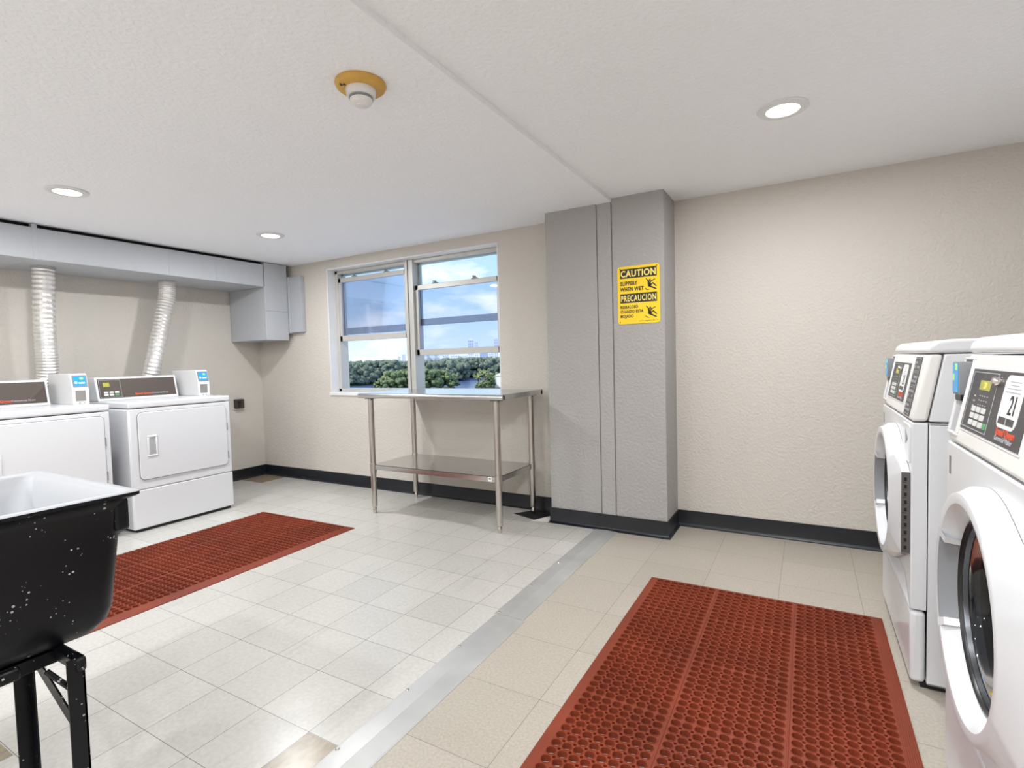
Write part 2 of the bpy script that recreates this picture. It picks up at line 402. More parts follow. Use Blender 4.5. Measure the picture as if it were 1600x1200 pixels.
sash(LX0, LX1, 1.322, 1.905, YF+.006, M['alu_white'], M['pane_tint'])
sash(RX0, RX1, 1.165, 1.755, YF+.006, M['alu_white'], M['pane_tint'])
sash(LX0, LX1, 1.385, fz1-.02, YF+.052, M['alu_blue'], M['pane_clear'], latch=False, hw=.022, bot=.06, top=.02)
sash(RX0, RX1, 1.42, fz1-.02, YF+.052, M['alu_blue'], M['pane_clear'], latch=False, hw=.022, bot=.055, top=.02)
# outside brick jamb and lintel edge
b = B(); b.box(WX0-.10, YF+.101, WZ0-.05, WX0+.004, YF+.128, WZ1+.05); b.box(WX1-.004, YF+.101, WZ0-.05, WX1+.10, YF+.128, WZ1+.05); b.box(WX0-.1, YF+.101, WZ1-.008, WX1+.1, YF+.128, WZ1+.09)
mat('brick_brown', (92, 74, 76), .9, vary=(14, .2)); b.build('outer_jamb', M['brick_brown'], win)

# ------------------------------------------------------------------ air duct along left wall
duct = thing('air_duct', 'grey painted rectangular air duct under the ceiling along the left wall, dropping at its end', 'duct', (-4.86, 3.33, 2.0))
dl = lambda bb: [(v[0]+4.86, v[1]-3.33, v[2]-2.0) for v in bb.v]
def dbuild(bb, name, m, bev=0):
    bb.v = dl(bb); return bb.build(name, m, duct, bev=bev)
dbuild(B().box(-4.856, YB+.01, 1.835, -4.32, 3.062, 2.038), 'duct_run', M['duct_paint'], .004)
dbuild(B().box(-4.856, 3.066, 1.352, -4.318, 3.305, 2.06), 'duct_drop', M['duct_paint'], .004)
dbuild(B().box(-4.856, 3.308, 1.42, -4.30, 3.362, 1.955), 'duct_elbow', M['duct_paint'], .003)
dbuild(B().box(-4.856, 3.322, 1.425, -4.15, 3.364, 1.950), 'duct_elbow', M['duct_paint'], .003)
dbuild(B().box(-4.856, YB+.01, 2.038, -4.36, 3.07, 2.0645), 'gap_shade_strip', M['black_gap'])  # black filler standing in for the shade in the gap above the duct
for yy, w in ((1.43, .026), (2.25, .004), (2.62, .003)):
    bb = B(); bb.box(-4.856, yy, 1.8335, -4.3175, yy+w, 2.040 if w < .01 else 2.063); dbuild(bb, 'seam_flange', M['duct_paint'], .001)
dbuild(B().box(-4.3185, 3.0615, 1.84, -4.317, 3.066, 2.05), 'seam_line', M['grey_plastic']); dbuild(B().box(-4.319, 3.064, 1.618, -4.3172, 3.305, 1.621), 'seam_line', M['grey_plastic'])

# ------------------------------------------------------------------ flexible foil hoses
def foil_hose(path, r, label):
    ts = 110; pts = []
    P = [Vector(q) for q in path]
    def cr_(p0, p1, p2, p3, t_): return .5*((2*p1)+(-p0+p2)*t_+(2*p0-5*p1+4*p2-p3)*t_*t_+(-p0+3*p1-3*p2+p3)*t_**3)
    seg = len(P)-1
    for i in range(ts+1):
        s_ = i/ts*seg; k = min(int(s_), seg-1); f = s_-k
        pts.append(cr_(P[max(k-1, 0)], P[k], P[k+1], P[min(k+2, seg)], f))
    rad = [r*(1+.05*math.cos(i*math.pi)+random.uniform(-.02, .02)) for i in range(ts+1)]
    base = Vector(path[0])
    o = thing('exhaust_hose', label, 'hose', tuple(base), group=None)
    B().tube([p-base for p in pts], rad, 22).build('foil_tube', M['foil'], o, ang=12)
    bb = B(); e1 = pts[-1]-base; bb.lathe([(r*1.0, -.012), (r*1.12, -.012), (r*1.12, 0.0), (r, 0)], c=(e1.x, e1.y, e1.z), n=26); bb.build('collar', M['duct_paint'], o)
    return o
foil_hose([(-4.72, 1.57, .55), (-4.70, 1.575, .85), (-4.62, 1.565, 1.10), (-4.605, 1.56, 1.4), (-4.60, 1.572, 1.834)], .061, 'silver foil dryer hose rising behind the left dryer, almost straight')
foil_hose([(-4.72, 2.20, .55), (-4.70, 2.20, .85), (-4.62, 2.225, 1.08), (-4.60, 2.30, 1.42), (-4.60, 2.365, 1.70), (-4.60, 2.37, 1.834)], .058, 'silver foil dryer hose leaning right, above the right dryer')

# ------------------------------------------------------------------ wall outlet
ou = thing('wall_outlet', 'dark brown broken outlet box on the left wall beside the right dryer', 'outlet', (XL, 3.10, .75))
B().box(0, -.045, -.045, .045, .04, .045).build('outlet_box', M['outlet_brown'], ou, bev=.006)
b = B(); b.box(.045, -.03, -.028, .060, .0, -.006); b.box(.045, -.03, .006, .060, .002, .028); b.build('socket', M['black_plastic'], ou, bev=.003)
B().box(0, -.05, -.052, .02, .05, -.0455).build('cover_edge', M['warm_white'], ou)

# ------------------------------------------------------------------ dryers
def make_dryer(label, loc):
    o = thing('dryer', label, 'dryer', loc, group='white front-loading dryers along the left wall')
    Wd = .70; En = M['white_enamel']
    B().box(-.70, 0, .018, -.012, Wd, .842).build('cabinet', En, o, bev=.008, seg=3)
    B().box(-.014, .002, .290, 0, Wd-.002, .841).build('front_panel', En, o, bev=.006, seg=3)
    B().box(-.014, .002, .022, 0, Wd-.002, .286).build('lower_panel', En, o, bev=.006, seg=3)
    B().box(-.70, -.002, .846, .004, Wd+.002, .888).build('top_panel', En, o, bev=.010, seg=4)
    B().box(-.68, .02, .0, -.02, Wd-.02, .020).build('base', M['black_plastic'], o)
    fr = Pl((0, 0, 0), (0, 1, 0), (0, 0, 1))
    fr.plate(B(), .046, .350, .668, .818, -.002, .0012, .034, n=6).build('door_gap', M['grey_plastic'], o)
    dr = fr.plate(B(), .0495, .3535, .6645, .8145, 0, .008, .032, n=6).build('door', En, o, bev=.003)
    b = B(); fr.frame(b, .100, .508, .164, .652, .012, .007, .014); hd = b.build('handle', M['white_plastic'], dr, bev=.004)
    b = B(); fr.plate(b, .112, .520, .152, .640, .0082, .0086); fr.plate(b, .112, .520, .126, .640, .0082, .012); b.build('handle_pocket', M['mid_grey'], dr)
    for z in (.62, .40): fr.plate(B(), .663, z, .670, z+.055, 0, .010, 0).build('hinge', M['grey_plastic'], dr, bev=.001)
    # sloping console
    b = B(); b.prism([(-.60, .888), (-.415, .888), (-.455, 1.058), (-.60, 1.058)], 'y', .0, .545); cn = b.build('console', En, o, bev=.006, seg=3)
    cp = Pl((-.415, 0, .888), (0, 1, 0), (-.040, 0, .170))
    H_ = math.hypot(.04, .17)
    cp.plate(B(), .014, .020, .530, H_-.014, -.001, .0015, 0).build('control_panel', M['brown_panel'], cn)
    b = B(); cp.frame(b, .020, .026, .155, H_-.02, .0018, .0014, .0020); b.build('outline', M['text_grey'], cn)
    cp.plate(B(), .045, .105, .085, .135, .001, .0025, 0).build('display', M['lcd'], cn)
    for i in range(3):
        for j in range(2):
            cp.plate(B(), .044+i*.034, .038+j*.018, .070+i*.034, .051+j*.018, .001, .003, .003).build('button', M['green_key'] if (i == 2 and j == 0) else M['key_white'], cn)
    text('brand_lettering', 'Speed Queen', .021, cp, .240, .036, M['text_red'], cn, bold=.0006, d=.0016)
    text('brand_lettering', 'Commercial Dryer', .0155, cp, .352, .0375, M['text_grey'], cn, bold=.0001, d=.0016)
    # card payment box
    b = B(); b.prism([(-.60, .888), (-.235, .888), (-.235, .985), (-.262, 1.085), (-.272, 1.092), (-.60, 1.092)], 'y', .600, .690)
    cb = b.build('payment_box', M['white_plastic'], o, bev=.004)
    pp = Pl((-.235, .600, .985), (0, 1, 0), (-.027, 0, .100))
    pp.plate(B(), .006, .018, .084, .098, -.001, .004, .004).build('bezel', M['grey_plastic'], cb)
    pp.plate(B(), .012, .026, .078, .090, .003, .0048, 0).build('screen', M['blue_screen'], cb)
    pp.plate(B(), .046, .068, .066, .082, .0045, .0054, .003).build('screen_icon', M['green_spot'], cb)
    b = B(); pp.plate(b, .016, .040, .030, .054, .0045, .0054, .003); pp.plate(b, .038, .040, .072, .050, .0045, .0054); b.build('screen_icon', M['text_white'], cb)
    p2 = Pl((-.235, .600, .888), (0, 1, 0), (0, 0, 1))
    p2.plate(B(), .014, .022, .070, .092, -.001, .0012, 0).build('card_pocket', M['tape_grey'], cb)
    b = B(); p2.plate(b, .030, .006, .040, .012, 0, .0015); p2.plate(b, .055, .006, .062, .012, 0, .0015); b.build('slot', M['grey_plastic'], cb)
    return o
make_dryer('white commercial dryer standing nearest the window corner, its whole front visible', (-3.943, 1.745, 0))
d0 = [o for o in bpy.data.objects if o.name == 'dryer'][0]
d1 = copy_tree(d0); d1.location = (-3.943, .937, 0)
d1['label'] = 'white commercial dryer at the left edge, cut by the frame, partly behind the black sink'

# ------------------------------------------------------------------ stainless table
tb = thing('work_table', 'stainless steel work table with a lower shelf, in front of the window', 'table', (-2.25, 3.05, 0))
tx = lambda x: x+2.25
ty = lambda y: y-3.05
X0, X1, Y0, Y1 = tx(-2.875), tx(-1.64), ty(2.755), ty(3.335)
b = B(); b.box(X0+.002, Y0+.016, .884, X1-.002, Y1-.016, .8895)
# rolled front and back edge with flat turned-down ends
for yy in (Y0+.017, Y1-.017): b.tube([(X0, yy, .872), (X1, yy, .872)], .0175, 16)
b.box(X0, Y0+.017, .857, X0+.004, Y1-.017, .8885); b.box(X1-.004, Y0+.017, .857, X1, Y1-.017, .8885)
b.build('tabletop', M['stainless'], tb, ang=30)
for lx in (tx(-2.792), tx(-1.712)):
    for ly in (ty(2.805), ty(3.275)):
        b = B(); b.lathe([(.0195, .05), (.0205, .055), (.0205, .87)], c=(lx, ly, 0), n=20, cap0=True, cap1=True); lg = b.build('leg', M['stainless_leg'], tb)
        b = B(); b.lathe([(.0128, .0), (.0140, .004), (.0140, .036), (.012, .040), (.012, .052)], c=(lx, ly, 0), n=18, cap0=True, cap1=True); b.build('foot', M['chrome'], lg)
        b = B(); b.lathe([(.0235, .300), (.0235, .372)], c=(lx, ly, 0), n=20); b.lathe([(.0235, .372), (.0206, .373)], c=(lx, ly, 0), n=20); b.build('shelf_collar', M['stainless_leg'], lg)
        b = B(); b.box(lx-.03, ly-.03, .848, lx+.03, ly+.03, .857); b.box(lx+.018, ly-.02, .838, lx+.028, ly-.012, .85); b.build('bracket', M['hinge_metal'], lg)
b = B(); sx0, sx1, sy0, sy1 = tx(-2.792)-.004, tx(-1.712)+.004, ty(2.805)-.004, ty(3.275)+.004
b.box(sx0, sy0, .358, sx1, sy1, .362); b.box(sx0, sy0, .325, sx1, sy0+.003, .361); b.box(sx0, sy1-.003, .325, sx1, sy1, .361); b.box(sx0, sy0, .325, sx0+.003, sy1, .361); b.box(sx1-.003, sy0, .325, sx1, sy1, .361)
sh = b.build('shelf', M['stainless'], tb)
fp = Pl((sx0, sy0-.0005, .325), (1, 0, 0), (0, 0, 1))
Wsh = sx1-sx0
fp.plate(B(), Wsh-.080, .003, Wsh-.050, .033, 0, .0008).build('label_sticker', M['text_white'], sh)
b = B(); fp.plate(b, Wsh-.074, .016, Wsh-.056, .024, .0008, .0012); b.build('label_print', M['text_black'], sh)

# ------------------------------------------------------------------ caution sign
sg = thing('caution_sign', 'yellow and black bilingual caution sign screwed to the grey pillar', 'sign', (-.890, YP, 1.4805))
sp_ = Pl((-.129, -.0005, -.1755), (1, 0, 0), (0, 0, 1))
plate = sp_.plate(B(), 0, 0, .258, .351, 0, .003, .016, n=6).build('sign_plate', M['sign_yellow'], sg)
for v0, v1 in ((.278, .335), (.128, .184)):
    sp_.plate(B(), .017, v0, .241, v1, .003, .0036).build('black_band', M['sign_black'], plate)
text('lettering', 'CAUTION', .054, sp_, .129, .2875, M['sign_text_yellow'], plate, bold=.0016, d=.0036, align='CENTER', sx=.84, space=1.09)
text('lettering', 'PRECAUCION', .050, sp_, .129, .1385, M['sign_text_yellow'], plate, bold=.0011, d=.0036, align='CENTER', sx=.62, space=1.16)
text('lettering', 'SLIPPERY', .032, sp_, .018, .236, M['sign_black'], plate, bold=.0013, d=.003, sx=.76, space=1.12)
text('lettering', 'WHEN WET', .032, sp_, .018, .201, M['sign_black'], plate, bold=.0013, d=.003, sx=.76, space=1.12)
text('lettering', 'RESBALOSO', .025, sp_, .016, .095, M['sign_black'], plate, bold=.0009, d=.003, sx=.74, space=1.14)
text('lettering', 'CUANDO ESTA', .025, sp_, .016, .067, M['sign_black'], plate, bold=.0009, d=.003, sx=.74, space=1.14)
text('lettering', 'MOJADO', .025, sp_, .016, .039, M['sign_black'], plate, bold=.0009, d=.003, sx=.74, space=1.14)
def slipping_man(u, v, s):
    b = B()
    def bar(x0, y0, x1, y1, w0, w1):
        d = Vector((x1-x0, y1-y0)).normalized(); n_ = Vector((-d.y, d.x))
        pts = [(x0+n_.x*w0, y0+n_.y*w0), (x0-n_.x*w0, y0-n_.y*w0), (x1-n_.x*w1, y1-n_.y*w1), (x1+n_.x*w1, y1+n_.y*w1)]
        b.loft([[sp_.P(u+p[0]*s, v+p[1]*s, .003) for p in pts], [sp_.P(u+p[0]*s, v+p[1]*s, .0036) for p in pts]], True, True, True)
    c = [(.40+.085*math.cos(a*math.pi/8), .80+.085*math.sin(a*math.pi/8)) for a in range(16)]
    b.loft([[sp_.P(u+p[0]*s, v+p[1]*s, .003) for p in c], [sp_.P(u+p[0]*s, v+p[1]*s, .0036) for p in c]], True, True, True)
    bar(.08, .98, .30, .68, .03, .05); bar(.82, .86, .45, .66, .03, .045); bar(.28, .74, .34, .30, .07, .10); bar(.46, .72, .40, .32, .04, .06)
    bar(.34, .34, .90, .06, .07, .045); bar(.44, .40, .66, .56, .05, .045); bar(.62, .56, .92, .28, .05, .04)
    bar(.02, .20, .12, .08, .02, .035); bar(.12, .08, .30, .02, .035, .02)
    b.build('pictogram', M['sign_black'], plate, sm=False)
slipping_man(.170, .196, .075); slipping_man(.170, .030, .075)
b = B(); sp_.plate(b, .128, .0145, .160, .0165, .003, .0034); sp_.plate(b, .168, .0145, .205, .0165, .003, .0034); sp_.plate(b, .212, .0145, .228, .0165, .003, .0034); b.build('fine_print', M['sign_black'], plate)
for u, v in ((.017, .338), (.241, .338), (.014, .012), (.244, .018)):
    b = B(); c = [(u+.0032*math.cos(a*math.pi/5), v+.0032*math.sin(a*math.pi/5)) for a in range(10)]
    b.loft([[sp_.P(*p, .003) for p in c], [sp_.P(*p, .0045) for p in c]], True, True, True).build('screw', M['sign_black'], plate)

# ------------------------------------------------------------------ red rubber mats
def make_mat(label, loc, rz=0):
    o = thing('rubber_mat', label, 'mat', loc, rz, group='red perforated rubber floor mats')
    P_ = .0335; gap = .012; cols = []; x = 0
    for sec in (8, 9, 8):
        for k in range(sec): cols.append(x+P_/2); x += P_
        x += gap
    x -= gap; Wn = x; rows = 45; Ln = rows*P_
    H_ = .017; verts = []; faces = []
    rs = .0052; hp = P_/2
    secs = [(0, 8), (8, 17), (17, 25)]
    def loopo(cx, cy, cut):
        pts = []
        for q in range(4):
            a = math.pi/2*q; ca, sa = round(math.cos(a)), round(math.sin(a))
            def rot(px, py): return (cx+px*ca-py*sa, cy+px*sa+py*ca)
            pts.append(rot(hp, 0))
            if cut[q]:
                for k in range(4):
                    t_ = math.pi*1.5 - k*math.pi/6
                    pts.append(rot(hp+rs*math.cos(t_), hp+rs*math.sin(t_)))
            else:
                pts += [rot(hp, hp-rs), rot(hp, hp-.0005), rot(hp-.0005, hp), rot(hp-rs, hp)]
        return pts
    prof = [(.0161, H_), (.0156, H_+.0018), (.0146, H_+.0018), (.0139, H_), (.0136, .0)]
    for si, (c0, c1) in enumerate(secs):
        for ci in range(c0, c1):
            for rj in range(rows):
                cx, cy = cols[ci], -(rj+.5)*P_
                up_ok = rj > 0 and (rj-1) % 10 != 8; dn_ok = rj < rows-1 and rj % 10 != 8
                rt, lf = ci < c1-1, ci > c0
                lo = loopo(cx, cy, (rt and up_ok, lf and up_ok, lf and dn_ok, rt and dn_ok))
                n0 = len(verts); N = len(lo)
                verts += [(px, py, H_) for px, py in lo]
                for rr, zz in prof:
                    for px, py in lo:
                        d = math.hypot(px-cx, py-cy); verts.append((cx+(px-cx)/d*rr, cy+(py-cy)/d*rr, zz))
                for k in range(len(prof)):
                    for j in range(N):
                        a, c = n0+k*N+j, n0+k*N+(j+1) % N; faces.append((a, c, c+N, a+N))
                # small hole walls
                for q, cu in enumerate((rt and up_ok, lf and up_ok, lf and dn_ok, rt and dn_ok)):
                    if cu:
                        base = q*5+1; m0 = len(verts)
                        for k in range(4): px, py = lo[base+k]; verts.append((px, py, 0))
                        for k in range(3): faces.append((n0+base+k, m0+k, m0+k+1, n0+base+k+1))
    def quad(x0, y0, x1, y1, z0=H_, z1=H_):
        n0 = len(verts); verts.extend([(x0, y0, z0), (x1, y0, z0), (x1, y1, z1), (x0, y1, z1)]); faces.append((n0, n0+1, n0+2, n0+3))
    for g in (8, 17):
        xa = cols[g-1]+hp; quad(xa, -Ln, xa+gap, 0)
        n0 = len(verts); verts.extend([(xa+.003, -Ln, H_), (xa+.003, 0, H_), (xa+.0045, 0, H_+.0022), (xa+.0045, -Ln, H_+.0022), (xa+gap-.0045, 0, H_+.0022), (xa+gap-.0045, -Ln, H_+.0022), (xa+gap-.003, 0, H_), (xa+gap-.003, -Ln, H_)])
        faces.extend([(n0, n0+1, n0+2, n0+3), (n0+3, n0+2, n0+4, n0+5), (n0+5, n0+4, n0+6, n0+7)])
    # sloping ribbed border with mitred corners
    bw = .040; steps = [(0, H_)]
    for k in range(7):
        a = bw*(k+.25)/7; z = H_-(H_-.003)*(k/7); steps += [(a, z), (a+.002, z-.0016), (a+.0035, z-.0004-(H_-.003)/14)]
    steps += [(bw, .0025), (bw, 0)]
    loops = [[(-a, a, z), (Wn+a, a, z), (Wn+a, -Ln-a, z), (-a, -Ln-a, z)] for a, z in steps]
    bb = B(); bb.v = verts; bb.f = faces; bb.mi = [0]*len(faces); bb.loft(loops)
    me = bpy.data.meshes.new('mat_body'); me.from_pydata(bb.v, [], bb.f); me.validate()
    link('mat_body', me, M['red_rubber'], o)
    return o
m1 = make_mat('large red perforated rubber mat on the right, in front of the washers', (-.636, 2.510, 0))
m2 = copy_tree(m1); m2.location = (-3.552, 2.418, 0); m2.rotation_euler = (0, 0, math.radians(.8)); m2['label'] = 'red perforated rubber mat lying in front of the two dryers'

# ------------------------------------------------------------------ metal threshold strip
def strip(y0, y1, xo, label, z=0.0):
    o = thing('threshold_strip', label, 'floor strip', (-1.111+xo, y0, z), group='metal floor strips laid end to end')
    prof = [(-.072, 0), (-.072, .0018), (-.066, .0032), (-.006, .0062), (0, .0070), (.006, .0062), (.066, .0034), (.072, .0018), (.072, 0)]
    B().loft([[(x_, 0, z_) for x_, z_ in prof], [(x_, y1-y0, z_) for x_, z_ in prof]], True, True, True).build('plate', M['strip_metal'], o, ang=12)
    return o
s1 = strip(-2.1, 1.876, 0.003, 'near metal floor strip, from the bottom edge to the joint')
s2 = strip(1.880, 3.125, -.006, 'far metal floor strip, from the joint to the pillar')
for i, y in enumerate((-.2, .1, .4, .7, .991, 1.292, 1.593, 1.894, 2.197, 2.511, 2.822)):
    par = s1 if y < 1.876 else s2; lx, ly = -1.170-par.location.x-.0, y-par.location.y
    b = B(); b.lathe([(.0, .0075), (.004, .0075), (.0062, .0052), (.0064, .0030)], c=(lx, ly, 0), n=12); b.build('screw', M['chrome'], par)
# bare black patch with a lifted tile edge by the rear table leg
pt = thing('floor_patch', 'black bare patch with a lifted white tile corner beside the pillar foot', 'floor patch', (-1.68, 3.24, 0))
b = B(); pts = [(-.16, -.03), (-.06, .105), (.155, .105), (.155, -.06), (.05, -.10)]
b.loft([[(x_, y_, .0002) for x_, y_ in pts], [(x_, y_, .0012) for x_, y_ in pts]], True, True, True); b.build('tar_patch', M['black_gap'], pt)
b = B(); b.add([(.03, -.13, .001), (.165, -.10, .001), (.150, -.055, .030), (.05, -.11, .004), (.03, -.13, .0), (.165, -.10, 0), (.152, -.053, .027)], [(0, 1, 2, 3), (4, 5, 6)]); b.build('tile_corner', M['crust'], pt)

# ------------------------------------------------------------------ ceiling downlights and smoke detector
def downlight(x, y, z, label):
    o = thing('downlight', label, 'ceiling light', (x, y, z), group='round ceiling downlights')
    B().lathe([(.093, 0), (.094, -.004), (.090, -.008), (.066, -.011), (.062, -.010), (.060, -.007)], n=44).build('trim_ring', M['trim_white'], o)
    B().lathe([(.0, -.0075), (.061, -.0075)], n=44).build('lens', M['lamp_lens'], o)
    ld = bpy.data.lights.new('lamp', 'AREA'); ld.shape = 'DISK'; ld.size = .12; ld.energy = LAMP_W; ld.color = LAMP_COL
    lo = bpy.data.objects.new('lamp_light', ld); COL.objects.link(lo); lo.parent = o; lo.location = (0, 0, -.012)
    return o
mat('lamp_lens', (255, 250, 240), .4, emit=(255, 248, 236), estr=6)
downlight(-.084, 2.41, ZC+.018, 'lit round downlight in the right-hand ceiling near the washers')
downlight(-3.42, 1.29, ZC, 'lit round downlight at the left edge, in front of the duct')
downlight(-3.41, 2.49, ZC, 'lit round downlight in the ceiling left of the window')
downlight(-.084, .75, ZC+.018, 'lit round downlight over the near washer, unseen, added to even out the light')  # lamps from here down are unseen extras added to light the room evenly
downlight(-3.42, -.2, ZC, 'lit round downlight on the far left behind the sink, unseen, added to even out the light')
downlight(-3.42, -1.5, ZC, 'lit round downlight in the left rear corner, unseen, added to even out the light')
downlight(-1.9, -.4, ZC, 'lit round downlight over the south end of the sink, unseen, added to even out the light')
downlight(-1.9, -1.6, ZC, 'lit round downlight in the middle of the rear, unseen, added to even out the light')
downlight(-.084, -.6, ZC+.018, 'lit round downlight behind the viewer on the right, unseen, added to even out the light')
downlight(-.084, -1.7, ZC+.018, 'lit round downlight in the right rear corner, unseen, added to even out the light')

sm_ = thing('smoke_detector', 'smoke detector with yellowed round base marked 54 and white dome on the ceiling', 'smoke detector', (-1.335, 1.352, ZC))
B().lathe([(.084, 0), (.086, -.006), (.082, -.014), (.074, -.020), (.050, -.022)], n=48).build('base', M['smoke_base'], sm_)
b = B(); b.lathe([(.051, -.020), (.051, -.026), (.048, -.042), (.046, -.046), (.038, -.047)], n=48); dm = b.build('body', M['smoke_white'], sm_)
B().lathe([(.040, -.0465), (.040, -.053), (.0375, -.053), (.0375, -.056)], n=40).build('vent_ring', M['grey_plastic'], sm_)
B().lathe([(.038, -.054), (.037, -.062), (.030, -.070), (.018, -.073), (.016, -.076), (.0, -.077)], n=40).build('dome', M['smoke_white'], sm_)
text('marking', '54', .0205, Pl((-.036, -.059, -.0216), (.869, .494, 0), (.494, -.869, 0)), 0, 0, M['text_black'], sm_, bold=.0006, d=0)

# ------------------------------------------------------------------ washers
def make_washer(label, loc):
    o = thing('washer', label, 'washing machine', loc, group='white front-loading washers on the right')
    Ww, D = .712, .70; En = M['white_enamel']; CY, CZ = .330, .580
    # cabinet open to the front
    b = B(); b.box(.044, 0, .02, D, .012, .868); b.box(.044, Ww-.012, .02, D, Ww, .868); b.box(D-.01, 0, .02, D, Ww, .868); b.box(.044, 0, .02, D, Ww, .03); b.box(.044, 0, .858, D, Ww, .868)
    b.build('cabinet', En, o, bev=.004)
    bbox('base', M['black_plastic'], (.03, .02, .0, D-.02, Ww-.02, .021), o)
    # front panel with round opening, wraps round the front corners
    N = 64; z0, z1 = .262, .868; hole = []; rect = []
    corners = [math.atan2(zz-CZ, yy-CY) % (2*math.pi) for yy in (0, Ww) for zz in (z0, z1)]
    angs = sorted([2*math.pi*k/N for k in range(N)]+corners)
    for a in angs:
        c_, s_ = math.cos(a), math.sin(a); t_ = 9
        if c_ > 1e-9: t_ = min(t_, (Ww-CY)/c_)
        if c_ < -1e-9: t_ = min(t_, -CY/c_)
        if s_ > 1e-9: t_ = min(t_, (z1-CZ)/s_)
        if s_ < -1e-9: t_ = min(t_, (z0-CZ)/s_)
        hole.append((CY+.205*c_, CZ+.205*s_)); rect.append((CY+t_*c_, CZ+t_*s_))
    b = B(); b.loft([[(.03, y, z) for y, z in hole], [(0, y, z) for y, z in hole], [(0, y, z) for y, z in rect], [(.041, y, z) for y, z in rect]])
    b.build('front_panel', En, o, bev=.014, seg=4)
    B().box(0, 0, .022, .041, Ww, .256).build('kick_panel', En, o, bev=.014, seg=4)
    # raised diagonal facet under the door
    b = B(); b.add([(-.0005, .012, .262), (-.0005, Ww-.012, .262), (-.0005, Ww-.10, .345), (-.0005, .10, .345), (-.012, .085, .30), (-.012, Ww-.085, .30)], [(0, 1, 5, 4), (4, 5, 2, 3), (0, 4, 3), (1, 2, 5)]); b.build('lower_facet', En, o)
    # console and top
    b = B(); b.prism([(.0, .872), (.041, .872), (.078, 1.084), (.040, 1.084)], 'y', 0, Ww); cn = b.build('console', M['warm_white'], o, bev=.010, seg=3)
    b = B(); b.prism([(.044, .872), (D, .872), (D, 1.084), (.081, 1.084)], 'y', 0, Ww); b.build('upper_cabinet', En, o, bev=.004)
    b = B(); b.prism([(.038, 1.088), (.044, 1.112), (.060, 1.126), (.10, 1.130), (D, 1.130), (D, 1.088)], 'y', 0, Ww); b.build('top_lid', En, o, bev=.012, seg=4)
    cp = Pl((0, Ww, .871), (0, -1, 0), (.04, 0, .213))
    b = B(); cp.plate(b, .090, .038, .495, .190, -.002, .0015, .006); b.build('panel_surround', M['white_plastic'], cn, bev=.001)
    cp.plate(B(), .098, .044, .487, .184, -.001, .0025).build('control_panel', M['dark_panel'], cn)
    b = B(); cp.frame(b, .108, .050, .290, .178, .0020, .0023, .0031); b.build('outline', M['text_grey'], cn)
    cp.plate(B(), .176, .139, .250, .160, .002, .0034).build('display', M['lcd'], cn)
    text('display_digits', '20', .020, cp, .205, .1425, M['sign_text_yellow'], cn, bold=.0002, d=.0034)
    b = B()
    for j in range(3):
        for i in range(4): cp.plate(b, .190+i*.017, .125-j*.010, .1965+i*.017, .1275-j*.010, .002, .0030)
    for j in range(3): cp.plate(b, .150, .122-j*.011, .162, .1255-j*.011, .002, .003)
    b.build('print_marks', M['text_grey'], cn)
    for j in range(3):
        for i in range(3):
            cp.plate(B(), .158+i*.036, .090-j*.0155, .184+i*.036, .1015-j*.0155, .002, .0042, .002).build('button', M['key_white'], cn)
    cp.plate(B(), .264, .0590, .284, .0715, .002, .0042, .002).build('button', M['green_key'], cn)
    b = B(); cc = cp.P(.300, .162, .0); nrm = cp.n
    ring = lambda r_, d_: [cp.P(.300+r_*math.cos(a*math.pi/8), .162+r_*math.sin(a*math.pi/8), d_) for a in range(16)]
    b.loft([ring(.0095, .002), ring(.0095, .012), ring(.008, .015), ring(.004, .015)], True, False, True); b.build('key_lock', M['chrome'], cn)
    cp.plate(B(), .338, .076, .446, .178, .002, .0034, .020, n=6).build('number_sticker', M['text_white'], cn)
    text('number_lettering', '21', .052, cp, .388, .104, M['text_black'], cn, d=.0034, sx=.82)
    b = B(); cp.plate(b, .350, .084, .389, .097, .0032, .0040); cp.plate(b, .394, .084, .434, .097, .0032, .0040); b.build('sticker_badge', M['dark_panel'], cn)
    b = B()
    for vv, a_, c_ in ((.1650, .366, .424), (.1585, .374, .414), (.152, .356, .430), (.1450, .352, .432)): cp.plate(b, a_, vv, c_, vv+.0014, .0032, .0038)
    b.build('sticker_print', M['text_grey'], cn)
    text('brand_lettering', 'Speed Queen', .0205, cp, .350, .0620, M['text_red'], cn, bold=.0005, d=.0024, sx=.92)
    text('brand_lettering', 'Commercial Washer', .0135, cp, .350, .0510, M['text_grey'], cn, bold=.0001, d=.0024, sx=.86)
    ip = cp.plate(B(), .544, .010, .652, .208, -.001, .0022, .006).build('instruction_panel', M['dark_panel'], cn)
    b = B()
    for v0 in (.016, .064, .112, .160): cp.frame(b, .550, v0, .646, v0+.044, .0012, .0020, .0028)
    b.build('outline', M['text_grey'], cn)
    b = B()
    rr = random.Random(3)
    for v0 in (.016, .064, .112, .160):
        for i in range(4):
            for j in range(2):
                if rr.random() < .8: cp.plate(b, .558+i*.021, v0+.010+j*.015, .570+i*.021, v0+.018+j*.015, .0020, .0028)
    b.build('print_marks', M['text_grey'], cn)
    # payment reader in the far corner of the console
    b = B(); cp.frame(b, .006, .020, .086, .210, .006, -.001, .006); b.build('reader_frame', M['white_plastic'], cn, bev=.002)
    cp.plate(B(), .012, .026, .080, .110, -.001, .0010).build('card_pocket', M['mid_grey'], cn)
    cp.plate(B(), .012, .112, .080, .204, -.001, .004).build('reader_recess', M['dark_panel'], cn)
    rp = Pl(cp.P(.014, .116, .014), (0, -1, 0), (.0, 0, 1))
    b = B(); rp.plate(b, 0, 0, .058, .080, -.030, .0, .003); rd = b.build('card_reader', M['grey_plastic'], cn, bev=.002)
